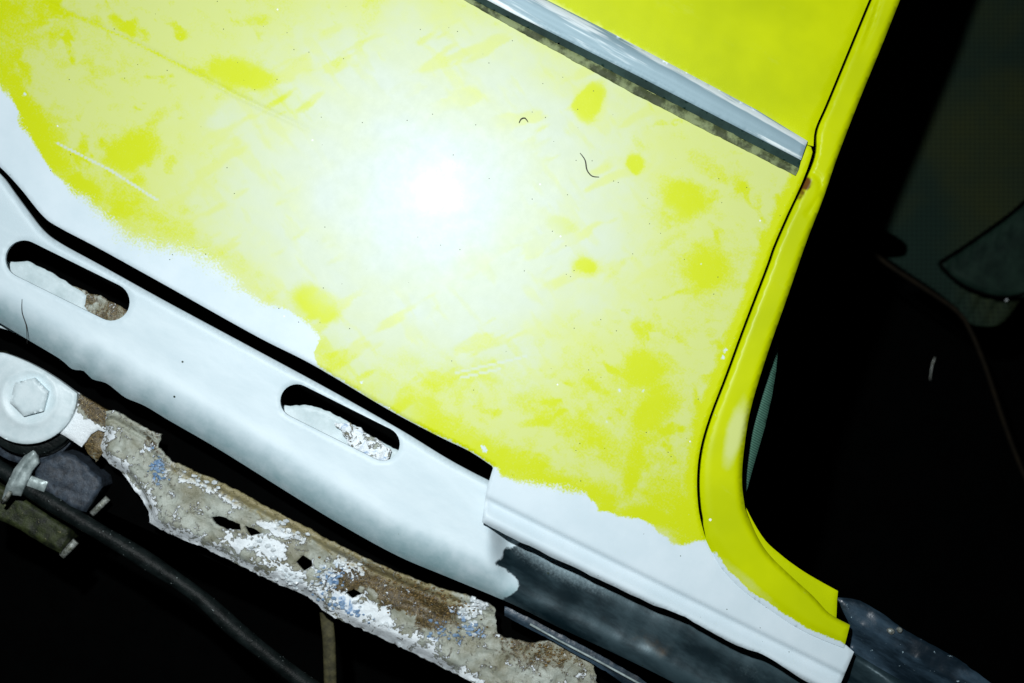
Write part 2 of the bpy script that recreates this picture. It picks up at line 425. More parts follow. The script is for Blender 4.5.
SAT = [ # places where the lime colour survived: cx, cy, rx, ry, angle, softness, strength
 (590, 103, 17, 20, 20, .25, 1.0), (637, 162, 10, 11, 0, .35, .9), (684, 200, 26, 20, 10, .6, .9), (720, 172, 40, 8, 25, .8, .5),
 (415, 40, 30, 14, 10, .9, .35), (370, 25, 5, 40, 15, .9, .4), (337, 60, 7, 9, 0, .6, .5), (445, 60, 26, 8, 50, .9, .4),
 (243, 76, 38, 17, 22, .6, .95), (290, 105, 50, 12, 24, .8, .85), (258, 20, 12, 9, 0, .6, .6), (97, 22, 10, 6, 0, .6, .5), (129, 27, 9, 7, -50, .5, .8), (179, 37, 9, 7, 0, .6, .7),
 (133, 152, 28, 18, -25, .6, .9), (85, 190, 24, 14, 30, .6, .95), (160, 118, 22, 6, -45, .8, .5), (30, 128, 22, 46, -32, .7, .9), (130, 196, 30, 12, 28, .8, .6), (50, 160, 30, 14, 40, .7, .8), (188, 210, 12, 8, 0, .7, .5),
 (0, 10, 36, 60, 0, .9, .7), (0, 75, 30, 40, 0, .8, .7), (175, 230, 60, 12, 30, .9, .5), (230, 258, 40, 10, 28, .9, .45), (120, 205, 50, 22, 32, .9, .55), (365, 12, 4, 40, 12, .9, .45), (455, 70, 10, 6, 0, .8, .35), (150, 255, 50, 10, 28, .8, .5),
 (315, 306, 32, 20, 35, .6, .95), (332, 345, 16, 40, -20, .8, .7), (385, 390, 70, 16, 28, .8, .7), (425, 420, 60, 20, 30, .7, .8), (475, 450, 50, 16, 30, .7, .9), (440, 372, 60, 26, 0, .9, .55), (500, 350, 60, 12, -8, .9, .4), (480, 330, 36, 20, -30, .9, .4),
 (582, 265, 15, 12, 0, .5, .65), (706, 272, 28, 26, 0, .8, .8), (645, 370, 26, 20, -20, .6, .9), (655, 400, 22, 34, 10, .7, .75), (620, 395, 14, 20, 0, .8, .5), (600, 440, 40, 16, 20, .9, .6), (560, 425, 60, 10, 25, .9, .5),
 (632, 470, 9, 42, 12, .6, .8), (560, 486, 80, 12, 14, .8, .85), (608, 505, 16, 14, 0, .7, .9), (665, 505, 24, 30, 0, .8, .75), (690, 520, 24, 30, 0, .7, 1.0), (650, 518, 40, 12, 10, .7, 1.0), (510, 458, 40, 14, 25, .8, .8), (660, 245, 40, 6, -30, .9, .4),
 (575, 215, 26, 10, -15, .9, .3), (650, 212, 10, 8, 0, .8, .4), (560, 140, 8, 20, 20, .8, .25),(590,380,40,14,40,.9,.35),(540,300,30,10,20,.9,.2)]
RINGS = [(590, 103, 15, 17), (637, 162, 9, 9), (684, 196, 20, 15), (706, 272, 22, 19), (585, 266, 12, 9), (645, 366, 22, 16), (650, 412, 16, 20), (133, 150, 20, 12), (243, 74, 26, 11), (317, 302, 24, 14), (129, 27, 6, 5), (179, 37, 6, 5), (88, 190, 16, 9), (560, 226, 16, 9)]
def side_fade(x, y):
    wx = x + (noise(x, y, 22, 31, 4) - .5) * 14; wy = y + (noise(x, y, 22, 32, 4) - .5) * 14
    s = np.zeros_like(x)
    for cx, cy, rx, ry, a, so, st in SAT: s = np.maximum(s, min(1, st * 1.05) * blob(wx, wy, cx, cy, rx, ry, a, so))
    base = .86 + .38 * (noise(x, y, 80, 41, 4, 2.2, 1, 28) - .5)
    for sc_, asp, an, sd, am in ((8, 6, 33, 47, .38), (7, 5, -20, 48, .25), (12, 3, 62, 49, .3), (5, 2, 0, 50, .3)): base += am * (noise(x, y, sc_, sd, 3, asp, 1, an) - .5)
    # wiping marks: curved smears where lime shows through
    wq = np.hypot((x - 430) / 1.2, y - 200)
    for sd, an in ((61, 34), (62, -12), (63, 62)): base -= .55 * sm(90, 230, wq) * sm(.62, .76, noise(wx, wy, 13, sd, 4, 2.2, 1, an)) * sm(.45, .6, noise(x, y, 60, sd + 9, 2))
    for cx, cy, rx, ry in RINGS: s = np.maximum(s, .95 * blob(wx + (x - wx) * .5, wy + (y - wy) * .5, cx, cy, rx, ry, 20, .5))
    base -= .22 * sm(290, 440, y) * sm(.45, .6, noise(x, y, 40, 43, 4, 1.8, 1, 25))
    base -= .25 * (1 - sm(40, 200, x)) * sm(.35, .7, noise(x, y, 50, 44, 4, 2, 1, 28))
    base += .25 * sm(.5, .62, noise(x, y, 9, 45, 3))
    s = np.maximum(s, .8 * (1 - sm(.3, 2.2, pdist(x, y, [(-60, -60), (42, 0), (120, 36), (150, 50), (200, 76)]))))  # body line's darker crease painted in as deeper lime
    band = [(200, 76), (235, 95), (290, 119), (345, 148)]; s = np.maximum(s, .75 * (1 - sm(0, 11, pdist(x, y + 5, band))) * (1 - sm(290, 360, x)))
    s = np.maximum(s, 1 - sm(7, 18, pdist(x, y, SEAM) + (noise(x, y, 15, 45) - .5) * 10))
    g = np.hypot((x - 432) / 1.25, y - 190); base += .45 * (1 - sm(60, 240, g))  # paint made paler round the flash hotspot, part of the painted glare
    f = base * (1 - s) + .02 * s
    sc = 1 - sm(.2, 1.6, pdist(x, y, [(57, 143), (110, 170), (157, 200)]))
    return np.clip(f + sc * .7, 0, 1.4)
def side_glare_chalk(x, y):  # scratches and sanded patches, plus glare painted round the flash hotspot
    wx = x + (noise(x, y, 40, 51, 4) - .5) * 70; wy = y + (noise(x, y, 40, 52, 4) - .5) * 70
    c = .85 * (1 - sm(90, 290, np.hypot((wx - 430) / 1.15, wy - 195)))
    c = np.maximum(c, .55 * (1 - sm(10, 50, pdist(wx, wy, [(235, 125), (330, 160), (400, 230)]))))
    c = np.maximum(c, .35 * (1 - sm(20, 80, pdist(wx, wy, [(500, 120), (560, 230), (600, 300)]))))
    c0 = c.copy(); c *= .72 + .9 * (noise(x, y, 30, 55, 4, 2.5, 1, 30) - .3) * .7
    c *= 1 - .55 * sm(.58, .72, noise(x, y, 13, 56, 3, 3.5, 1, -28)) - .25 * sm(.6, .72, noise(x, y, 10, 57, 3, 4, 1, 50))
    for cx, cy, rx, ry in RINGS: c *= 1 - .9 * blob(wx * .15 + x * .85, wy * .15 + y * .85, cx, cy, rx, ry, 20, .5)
    g = 1 - sm(20, 190, np.hypot((wx - 425) / 1.15, wy - 195)); c = np.maximum(c, g * 1.1)  # white glow of the flash, painted in
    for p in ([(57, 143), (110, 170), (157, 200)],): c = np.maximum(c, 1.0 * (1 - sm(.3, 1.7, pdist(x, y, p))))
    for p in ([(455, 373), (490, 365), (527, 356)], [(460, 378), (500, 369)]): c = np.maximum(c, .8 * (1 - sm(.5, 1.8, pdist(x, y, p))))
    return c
def side_paint(x, y):
    wx = x + (noise(x, y, 14, 61, 4) - .5) * 9; wy = y + (noise(x, y, 14, 62, 4) - .5) * 9
    a = np.maximum(sdist(wx, wy, WHITE_A), sdist(wx, wy, WHITE_B))
    w = 3.0 + 18.0 * (1 - sm(200, 300, x)) * sm(50, 110, x) + 7 * sm(.45, .6, noise(x, y, 40, 64, 2)); p = 1 - sm(-w, w, a); p = np.clip((p - .5) * 1.0 + .5, 0, 1)
    e = pdist(x, y, LOW_L) + (noise(x, y, 9, 63) - .5) * 5
    p = np.minimum(p, .3 + sm(0, 3.5, e))
    for cx, cy, r in ((724, 350, 4), (722, 357, 3.5), (484, 449, 6), (619, 390, 3), (642, 391, 2.5), (608, 422, 3), (222, 88, 2.5), (702, 265, 2), (362, 382, 3), (24, 94, 3), (20, 114, 2.2)): jx = x + (noise(x, y, 5, 65) - .5) * 8; p = np.minimum(p, .2 + sm(r * .6 - 1.5, r * .6 + 1.5, np.hypot(jx - cx, (y - cy) * .8)))
    return p
zero = lambda x, y: np.zeros_like(x)

outline = [(-70, -70)] + TRIM_BOT[:1] + [(467, 2), (512, 29), (640, 92), (795, 172)] 
k0 = min(range(len(SEAM)), key=lambda i: math.hypot(SEAM[i][0] - 812, SEAM[i][1] - 151))
outline_side = [(-320, -264), (-40, -264)] + [(440, -18), (510, 10), (640, 70), (811, 147)] + SEAM[k0:] + BASE[1:] + [(854, 652), (838, 690)] + LIP[::-1] + [(484, 505), (487, 488), (493, 468)] + LOW_L[::-1]
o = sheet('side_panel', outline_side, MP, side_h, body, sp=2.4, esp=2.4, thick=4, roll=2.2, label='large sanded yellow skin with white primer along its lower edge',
      attrs=dict(paint=side_paint, fade=side_fade, glare_chalk=side_glare_chalk, rust=zero))

k1 = min(range(len(SEAM)), key=lambda i: math.hypot(SEAM[i][0] - 812, SEAM[i][1] - 146))
sheet('upper_panel', [(-40, -302)] + [(542, 4), (680, 76), (808, 145)] + SEAM[:k1 + 1][::-1], MC, wav, body, sp=5, thick=4, roll=2.0,
      attrs=dict(paint=lambda x, y: np.ones_like(x) , fade=lambda x, y: .15 * noise(x, y, 60, 5), rust=zero))
# bright waist trim: metal bar, dark groove, strip of old adhesive
CH_B = [(801, 160), (640, 77), (512, 13), (470, -9), (-40, -274)]
GR_B = [(799, 168), (640, 86), (512, 20), (460, -7), (-40, -267)]
AD_B = [(795.5, 175.5), (640, 97), (512, 27), (466, 1), (-40, -260)]
TOPL = [(-40, -311), (545, -1), (612, 33), (680, 69), (757, 110), (807.5, 141)]
tr = sheet('waist_trim', TOPL + CH_B, M_chrome, lambda x, y: 2.5 + 4.5 * np.sqrt(np.clip(1 - (1 - np.clip(pdist(x, y, TRIM_TOP) / 9, 0, 1)) ** 2, 0, 1)) - 1.2 * sm(12, 20, pdist(x, y, TRIM_TOP)) + .5 * noise(x, y, 30, 6), body, sp=2.5, thick=5, roll=1, label='bright metal waist strip with a cut right end')
gr = sheet('trim_groove', CH_B[::-1] + GR_B, M_chrome_dk, 2.6, tr, sp=2.5, thick=3, roll=0)
sheet('adhesive_strip', rag(GR_B[::-1] + AD_B, .9, 3, 4), M_glue, lambda x, y: 2.0 + noise(x, y, 10, 8) * 2.5, tr, sp=3, thick=3, roll=1)

# door pillar: rounded column right of the seam
PIL_OUT = cr([(1014, -290), (934, -90), (916, -40), (900, 0), (880, 50), (859, 101), (837, 158), (823, 199), (806, 243), (787, 298), (767, 355), (751, 408), (744, 450), (742, 482), (745, 508)], 5)
PFOLD = cr([(745, 508), (754, 530), (768, 553), (790, 575), (813, 596), (830, 614), (850, 625)], 5)
SEAM2 = [(x + 3.0 + 1.2 * math.exp(-((y - 160) / 14) ** 2), y) for x, y in SEAM]
SEAM2[-1] = SEAM[-1]; SEAM2[-2] = (SEAM[-2][0] + .6, SEAM[-2][1]); SEAM2[-3] = (SEAM[-3][0] + 1.2, SEAM[-3][1]); SEAM2[-4] = (SEAM[-4][0] + 1.7, SEAM[-4][1])
BASE2 = [(x - 3.0 * min(1, i / 5), y + 3.0 * min(1, i / 5)) for i, (x, y) in enumerate(BASE)]
def pil_h(x, y):
    a = pdist(x, y, SEAM + BASE); b = pdist(x, y, PIL_OUT + PFOLD); t = a / (a + b + 1e-6)
    h = 2.2 * sm(0, .3, t) - 9 * sm(.84, 1.08, t) ** 1.5 + 1.6
    h -= 2.5 * np.exp(-(pdist(x, y, [(885, -20), (873, 22), (860, 55)]) / 2.0) ** 2) * (1 - sm(20, 60, y))
    h -= 1.6 * np.exp(-(pdist(x, y, cr([(812, 172), (820, 178), (820, 195), (808, 214)])) / 2.2) ** 2)
    return h + (noise(x, y, 60, 77, 2) - .5) * .8
def pil_fade(x, y):
    f = .12 + .9 * blob(x, y, 735, 432, 9, 34, 14, .7) + .35 * blob(x, y, 716, 400, 5, 40, 20, .8)
    return f + .5 * blob(x, y, 745, 580, 40, 6, 40, .8)
def pil_rust(x, y): return (.2 + 1.4 * noise(x, y, 5, 78, 3)) * blob(x, y, 803, 187, 5, 12, 20, .95) + .35 * blob(x, y, 812, 183, 8, 6, 0, .9)
def pil_paint(x, y):
    p = sm(1.5, 8, pdist(x, y, BASE2[3:]) + (noise(x, y, 8, 66) - .5) * 4) + .05
    for cx, cy in ((715, 414), (715, 417), (727, 495), (800, 95)): p = np.minimum(p, sm(0, 2.2, np.hypot(x - cx, y - cy)) + .1)
    return p
sheet('door_pillar', PIL_OUT + PFOLD[1:] + [(844, 648)] + BASE2[::-1][1:] + SEAM2[::-1][1:], MC, pil_h, body, sp=3, thick=5, roll=1.6,
      attrs=dict(paint=pil_paint, fade=pil_fade, rust=pil_rust), label='rounded lime pillar edge of the door opening with a rust run near the trim')
sheet('door_flange', cr([(738, 470), (743, 500), (762, 536), (780, 554), (800, 569), (818, 580), (838, 591)], 5) + [(837, 602), (836, 628), (815, 612), (785, 590), (755, 560), (738, 525)], MC,
      lambda x, y: -20 - .0 * x, body, sp=3, thick=5, roll=1.5, attrs=dict(paint=lambda x, y: np.ones_like(x), fade=lambda x, y: .15 + 0 * x, rust=lambda x, y: .25 * (1 - sm(0, 3, pdist(x, y, [(743, 500), (762, 536), (780, 554), (838, 590)])))))
# return of the pillar towards the cabin (depth of the opening)
def ribbon(name, pts, d0, d1, mat, parent, **kw):
    V = []; F = []
    for i, p in enumerate(pts):
        V.append(W(p[0], p[1], d0)); w = Vector(W(p[0], p[1], d0)); w.y = -d1 * S; V.append(w)
    for i in range(len(pts) - 1): F.append((2 * i, 2 * i + 1, 2 * i + 3, 2 * i + 2))
    o = mesh_obj(name, V, F, mat, parent, **kw); sd = o.modifiers.new('thickness', 'SOLIDIFY'); sd.thickness = .0012; sd.offset = 0; return o
ribbon('pillar_return', [(x - 3, y) for x, y in PIL_OUT + PFOLD[1:5]], -13, -90, M_black, body)

# dark blue steel door sill, lower right
DS = [(836, 597), (860, 600), (880, 612), (907, 631), (933, 645), (957, 658), (992, 684), (1050, 722), (860, 740), (800, 700), (840, 655), (850, 625)]
def ds_h(x, y):
    q = pdist(x, y, [(840, 612), (900, 650), (960, 684), (1040, 730)]); below = inside(x, y, [(840, 612), (900, 650), (960, 684), (1040, 730), (860, 800), (780, 720)])
    h = np.where(below, -q * .75, -q * .1)
    q2 = pdist(x, y, [(852, 650), (880, 672), (920, 700)])
    return -26 + h + 5 * np.exp(-(q2 / 4) ** 2) + 5 * noise(x, y, 18, 3, 4)
dsl = sheet('door_sill', rag(DS, 1.0, 4, 9), M_blue, ds_h, body, sp=3, thick=4, roll=2, label='scratched dark blue steel step of the door opening')
for (cx, cy, r) in ((891, 631, 3.2), (900, 630, 2.6)):
    sheet('weld_blob', rag(circ(cx, cy, r), 1.6, 2, 3, 4), M_stud, lambda x, y, cx=cx, cy=cy, r=r: -22 + 4 * np.sqrt(np.clip(1 - ((x - cx) ** 2 + (y - cy) ** 2) / (r * r * 1.6), 0, 1)), dsl, sp=1.5, thick=6, roll=1)

# dark inner structure behind the gaps
sheet('inner_panel', [(-310, -280), (990, -280), (930, -100), (880, 60), (800, 240), (735, 420), (728, 500), (760, 560), (830, 600), (880, 660), (900, 760), (560, 700), (300, 600), (-310, 320)], M_black, -150, body, sp=40, thick=6, roll=0)

# ---------------------------------------------------------------- slotted sill
SILL_TOP = cr([(-320, -24), (-70, 118), (-30, 150), (0, 174), (14, 192), (28, 211), (43, 230), (60, 243), (100, 265), (165, 301), (256, 350), (330, 390), (399, 429), (443, 456), (470, 471), (500, 486), (600, 535), (760, 600), (900, 680), (980, 720)], 5)
SILL_BOT = cr([(-320, 146), (-70, 286), (-20, 312), (0, 323), (30, 341), (60, 359), (72, 369), (84, 371), (92, 379), (106, 383), (118, 392), (126, 398), (145, 406), (170, 421), (220, 450), (300, 500), (350, 530), (400, 557), (450, 578), (512, 604), (560, 628), (620, 656), (680, 686), (760, 730)], 4)
def sill_t(x, y):
    a = pdist(x, y, SILL_TOP); b = pdist(x, y, SILL_BOT); return a, b
def sill_h(x, y):
    a, b = sill_t(x, y)
    R = 34.0 + 40 * sm(480, 620, x); u = np.clip((R - b) / R, 0, .985)
    h = -20 - 40 * (1 - np.sqrt(1 - (u * .86) ** 2)) 
    h -= 5 * (1 - np.clip(a / 7, 0, 1)) ** 2
    ridge = np.exp(-((b - 26) / 14) ** 2) * 1.5
    return h + (noise(x, y, 120, 12, 2) - .5) * 2.5 + ridge * (1 - sm(480, 540, x)) - 30 * sm(486, 512, x) * (1 - sm(0, 60, pdist(x, y, LIP)))
def sill_paint(x, y):
    wx = x + (noise(x, y, 12, 71, 4) - .5) * 12; wy = y + (noise(x, y, 12, 72, 4) - .5) * 8
    pl = [(530, 500), (522, 540), (506, 550), (498, 558), (491, 564), (503, 568), (514, 577), (517, 586), (508, 596), (494, 600), (480, 612), (380, 640), (-360, 500), (-360, -160), (300, 100), (560, 400), (530, 480)]
    return sm(-6, 5, sdist(wx, wy, pl))
def sill_shade_thin(x, y):
    a, b = sill_t(x, y); n = noise(x, y, 40, 73, 4, 2.5, 1, 28)
    return .75 * (1 - sm(2, 58, b)) * (.75 + .4 * n) + .25 * sm(.5, .75, noise(x, y, 70, 79, 5, 3, 1, 28)) + .25 * blob(x, y, 470, 560, 70, 30, 28, .8) * n  # first term paints the lower edge's shade, the rest is patchy primer
def sill_rust(x, y): return .28 * blob(x, y, 640, 635, 60, 16, 28, .8) + .2 * noise(x, y, 30, 75)
def sill_sheen_scuff(x, y): return .62 * blob(x, y, 560, 566, 60, 14, 26, .95) + .3 * blob(x, y, 752, 672, 30, 14, 25, .9) + .12 * blob(x, y, 600, 630, 60, 8, 26, .9)  # first blob is a painted sheen at the steel's upper left
sill = thing('sill_panel', 'white primed sill with two long slots, bare dark steel at its right end', 'sill', W(300, 450, -60))
slots = [stadium((24, 259), (111, 302), 18.7), stadium((297, 401), (383, 444), 16.8)]
sheet('sill_skin', SILL_TOP + [(760, 735)] + SILL_BOT[::-1], MS, sill_h, sill, holes=slots, sp=3.2, thick=4, roll=1.6, attrs=dict(paint=sill_paint, thin=sill_shade_thin, rust=sill_rust, sheen_scuff=sill_sheen_scuff))
# inner skin seen through each slot
def inner(o, seed):
    sheet('inner_skin', o, MR if False else M_inner, lambda x, y: -62 + 3 * noise(x, y, 24, seed, 3), sill, sp=3, thick=3, roll=2)
inner(rag([(-20, 262), (10, 262), (28, 261), (45, 269), (70, 284), (88, 296), (84, 306), (100, 330), (60, 350), (-20, 320)], 1.2, 2, 6, 5), 3)
sheet('rusty_skin', rag([(62, 282), (90, 293), (100, 296), (118, 305), (138, 316), (130, 345), (60, 320)], 1.5, 2, 8, 5), MR, lambda x, y: -66 + 6 * noise(x, y, 9, 4, 4), sill, sp=2.5, thick=3, roll=2,
      attrs=dict(rust=lambda x, y: .55 + 0 * x, white=lambda x, y: .2 + 0 * x, blue=zero, olive=lambda x, y: .3 + 0 * x), label='rust brown inner skin behind the left slot')
inner(rag([(265, 405), (290, 406), (310, 405), (330, 412), (352, 424), (372, 437), (405, 455), (410, 480), (300, 470), (265, 430)], 1.2, 2, 9, 5), 9)
sheet('white_chips', rag([(335, 424), (352, 424), (378, 440), (392, 452), (386, 466), (368, 458), (350, 446)], 2.5, 2, 12, 5), MR, lambda x, y: -56 + 8 * noise(x, y, 7, 14, 4), sill, sp=2, thick=3, roll=2,
      attrs=dict(rust=zero, white=lambda x, y: .7 + 0 * x, blue=lambda x, y: .35 + 0 * x, olive=zero), label='flaking white paint behind the right slot')
# lower flange of the sill, a thin bright edge bottom right
sheet('sill_flange', rag([(505, 606), (545, 626), (600, 655), (640, 678), (668, 700), (655, 704), (600, 668), (545, 637), (505, 616)], .8, 3, 12), M_blue, lambda x, y: -66, sill, sp=4, thick=3, roll=1)
tube('sill_flange_edge', [(530, 624, -60), (560, 641, -60), (600, 662, -60), (640, 684, -60), (670, 702, -60)], 1.2, M_clip, sill)
# shallow scrapes raised in the primer
tube('drip', curve3([(428, 531, -19.2), (416, 533, -19), (398, 533, -19)], 3), [1.6, 1.4, 1.2, 1.0, .8, .7, .6, .5, .4, .3, .3, .3][:len(curve3([(428, 531, -19.2), (416, 533, -19), (398, 533, -19)], 3))] , M_mossy, sill) if False else None

# ---------------------------------------------------------------- corroded chassis flange
FT = [(106, 412), (114, 410), (132, 420), (150, 431), (161, 434), (158, 447), (172, 461), (225, 484), (262, 504), (300, 524), (350, 551), (385, 567), (425, 583), (445, 590), (465, 595), (495, 607), (497, 634), (507, 638), (530, 643), (548, 640), (575, 648), (592, 657), (600, 700), (560, 740)]
FB = [(500, 720), (478, 686), (452, 672), (425, 659), (375, 635), (340, 620), (325, 612), (312, 599), (300, 593), (275, 582), (250, 570), (200, 546), (165, 532), (150, 523), (149, 512), (138, 494), (122, 474), (103, 457), (98, 447), (104, 432)]
holes = [rag([(212, 517), (222, 516), (240, 524), (241, 530), (228, 530), (216, 524)], 1.2, 1.5, 2, 3), rag([(245, 526), (254, 528), (262, 534), (250, 536)], 1, 1.5, 3, 3), [(296, 562), (303, 555), (312, 561), (312, 566), (304, 571)], rag([(345, 592), (354, 589), (362, 594), (352, 598)], 1, 1.5, 5, 3)]
def fl_h(x, y):
    e = pdist(x, y, FT[:16]); f = pdist(x, y, FB[2:])
    h = -78 + 9 * (noise(x, y, 30, 15, 3) - .5) + 4.5 * (noise(x, y, 6, 16, 3) - .5)
    h += 2 * (1 - sm(2, 8, e)) - 4.5 * np.exp(-((e - 9) / 1.8) ** 2) - 12 * (1 - sm(0, 14, f)) ** 2
    h -= 5 * np.exp(-(pdist(x, y, cr([(128, 474), (142, 492), (150, 514)])) / 2) ** 2)
    h -= 10 * blob(x, y, 385, 590, 70, 14, 27, .5)
    return h
def fl_white(x, y):
    x = x + (noise(x, y, 14, 93, 4) - .5) * 22; y = y + (noise(x, y, 14, 94, 4) - .5) * 14
    v = .22 * np.ones_like(x)
    for b in ((165, 466, 12, 16, 30, .5, .6), (200, 482, 30, 7, 25, .6, .7), (235, 500, 22, 8, 25, .6, .55), (285, 530, 26, 8, 20, .6, .8), (263, 548, 26, 14, 30, .6, .8), (235, 540, 18, 12, 30, .7, .6), (292, 575, 20, 10, 30, .6, .8), (345, 563, 26, 12, 10, .7, .6), (325, 575, 16, 16, 0, .7, .6), (360, 610, 46, 12, 27, .6, .85), (400, 632, 50, 10, 27, .7, .6), (470, 610, 14, 14, 0, .6, .6), (480, 600, 16, 6, 20, .6, .8)):
        v = np.maximum(v, b[6] * blob(x, y, *b[:6]) )
    return v + .06 + .5 * (1 - sm(0, 14, pdist(x, y, FB)))
def fl_rust(x, y):
    x = x + (noise(x, y, 18, 91, 4) - .5) * 34; y = y + (noise(x, y, 18, 92, 4) - .5) * 20
    return np.maximum.reduce([.85 * blob(x, y, 400, 592, 75, 22, 27, .4), .8 * blob(x, y, 345, 580, 26, 14, 27, .5), .6 * blob(x, y, 95, 445, 16, 12, 0, .6), .55 * blob(x, y, 535, 650, 60, 24, 20, .8), .5 * blob(x, y, 150, 440, 40, 8, 30, .8), .24 + 0 * x])
def fl_blue(x, y):
    return np.maximum.reduce([.75 * blob(x, y, 158, 468, 10, 14, 0, .6), .5 * blob(x, y, 330, 575, 18, 20, 0, .8), .45 * blob(x, y, 345, 605, 40, 12, 27, .8), .5 * blob(x, y, 455, 628, 40, 22, 10, .8), .22 + 0 * x])
def fl_olive(x, y): return .62 * (1 - sm(6, 24, pdist(x, y, FT[6:15]) + (noise(x, y, 14, 88, 4) - .5) * 12)) + .3 * blob(x, y, 280, 512, 60, 8, 27, .8) + .45 * blob(x, y, 560, 655, 40, 14, 20, .7)
frail = thing('chassis_flange', 'torn corroded flange with peeling white and blue paint below the sill', 'chassis flange', W(330, 600, -90))
sheet('flange_plate', rag(FT + FB, 1.6, 2, 21, 5), MR, fl_h, frail, holes=holes, sp=2.2, thick=4, roll=1.5, attrs=dict(rust=fl_rust, white=fl_white, blue=fl_blue, olive=fl_olive))
def flake_set(name, n, region, size, mat, hf, seed, parent, kind='stuff'):
    r = np.random.RandomState(seed); V = []; F = []
    for _ in range(n):
        cx, cy, w, l, a = region[r.randint(len(region))]; aa = math.radians(a); p, q = r.normal(0, .45, 2)
        x = cx + p * w * math.cos(aa) - q * l * math.sin(aa); y = cy + p * w * math.sin(aa) + q * l * math.cos(aa); s_ = r.uniform(*size)
        if not inside(np.array([x]), np.array([y]), FT + FB)[0]: continue
        d = float(hf(np.array([x]), np.array([y]))[0]); m = 6; b = len(V); a0 = r.rand() * 6
        tx, ty = r.uniform(-.5, .5, 2)
        for k in range(m):
            t = a0 + k * 2 * math.pi / m; rr = s_ * r.uniform(.6, 1.2); dx, dy = rr * math.cos(t), rr * math.sin(t) * .7
            V.append(W(x + dx, y + dy, d + .4)); V.append(W(x + dx * .8, y + dy * .8, d + 2.0 + dx * tx + dy * ty))
        V.append(W(x, y, d + 2.6)); c = b + 2 * m
        for k in range(m):
            i = b + 2 * k; j = b + 2 * ((k + 1) % m); F.append((i, j, j + 1, i + 1)); F.append((i + 1, j + 1, c))
    return mesh_obj(name, V, F, mat, parent, smooth=False, kind=kind)
reg = [(200, 482, 40, 8, 25), (285, 530, 30, 9, 20), (263, 548, 34, 14, 30), (292, 580, 24, 12, 30), (345, 565, 28, 12, 10), (325, 580, 20, 18, 0), (360, 612, 56, 10, 27), (480, 600, 18, 7, 20), (470, 618, 16, 16, 0)]
M_fl = simple('white_paint_flake', (.5, .58, .62), (.72, .78, .80), .35, 0, 400, .0001, .5)
M_flb = simple('blue_paint_flake', (.10, .22, .42), (.30, .42, .55), .35, 0, 400, .0001, .5)
M_scale = simple('rust_scale', (.05, .035, .015), (.30, .20, .07), .6, 0, 900, .0003, .5)
flake_set('paint_flakes', 170, reg, (1.0, 4.0), M_fl, fl_h, 3, frail)
flake_set('blue_flakes', 130, [(158, 466, 9, 14, 0), (330, 578, 20, 18, 0), (345, 606, 40, 10, 27), (455, 630, 40, 16, 10)], (1.0, 3.6), M_flb, fl_h, 4, frail)
flake_set('rust_scale', 350, [(400, 592, 80, 20, 27), (445, 600, 50, 14, 27), (545, 650, 40, 14, 20)], (.6, 2.0), M_scale, fl_h, 5, frail)
# seam weld hanging at its left end
sheet('torn_corner', rag([(86, 430), (100, 428), (108, 436), (104, 452), (96, 462), (84, 448)], 2, 2, 31, 4), MR, lambda x, y: -92 + 6 * noise(x, y, 8, 2), frail, sp=2.5, thick=3, roll=2,
      attrs=dict(rust=lambda x, y: .8 + 0 * x, white=zero, blue=zero, olive=lambda x, y: .3 + 0 * x))

# ---------------------------------------------------------------- mount: washer, bolt, tab, rubber
mount = thing('body_mount', 'big round white washer with hex bolt on a rusty tab at left edge', 'mount', W(30, 440, -120))
wpoly = [p for p in circ(27, 394, 50, 64) ]
wpoly = [(x, max(y, 353 + (x - 4) * .30 + max(0, x - 4) ** 2 * .0035)) for x, y in wpoly]  # top of the disc cut away where the sill's shadow would cover it
def wash_h(x, y):
    r = np.hypot(x - 29, y - 397)
    return -72 + 1.8 * np.exp(-((r - 27) / 3.5) ** 2) - 1.5 * sm(30, 44, r) + .6 * noise(x, y, 20, 2)
sheet('washer', wpoly, M_washer, wash_h, mount, sp=2.5, thick=7, roll=2)
hexp = circ(29, 397, 20, 6, a0=math.radians(105 - 60))
def hex_h(x, y):
    return -63 + 0 * x
bh = sheet('bolt_head', resamp(hexp, 2), M_washer, hex_h, mount, sp=2.5, thick=14, roll=2.6)
sheet('lower_washer', [(x, max(y, 366 + (x - 8) * .55)) for x, y in circ(30, 404, 51, 60)], M_pipe, -90, mount, sp=5, thick=6, roll=2)
sheet('bush_ring', [(x, max(y, 410)) for x, y in circ(33, 409, 48, 60)], M_stud, -104, mount, sp=5, thick=5, roll=3)
sheet('bush_ring', [(x, max(y, 410)) for x, y in circ(29, 412, 52, 60)], M_rubber, -114, mount, sp=5, thick=14, roll=3)
sheet('tab', rag([(64, 385), (80, 394), (100, 406), (111, 412), (113, 420), (109, 428), (104, 432), (98, 430), (91, 434), (86, 442), (82, 447), (68, 438), (55, 430)], .8, 2, 5, 6), MR, lambda x, y: -84 + 3 * noise(x, y, 14, 9), mount, sp=2.5, thick=5, roll=2, attrs=dict(white=lambda x, y: 1.1 - 1.2 * blob(x, y, 98, 410, 24, 13, 35, .6), rust=lambda x, y: .85 * blob(x, y, 98, 410, 26, 14, 35, .6), blue=zero, olive=zero), label='small tab half white, half rusty, right of the washer')
def block(name, poly, d0, d1, mat, parent, amp=2.0, **kw):
    return sheet(name, rag(poly, amp * .5, 3, 17, 8), mat, lambda x, y: d0 + amp * (noise(x, y, 10, 19, 4) - .5) * 2, parent, sp=2.5, thick=d0 - d1, roll=5, **kw)
block('rubber_block', [(36, 462), (60, 452), (75, 455), (101, 478), (103, 486), (86, 512), (70, 508), (34, 486)], -104, -190, M_rubber, mount)
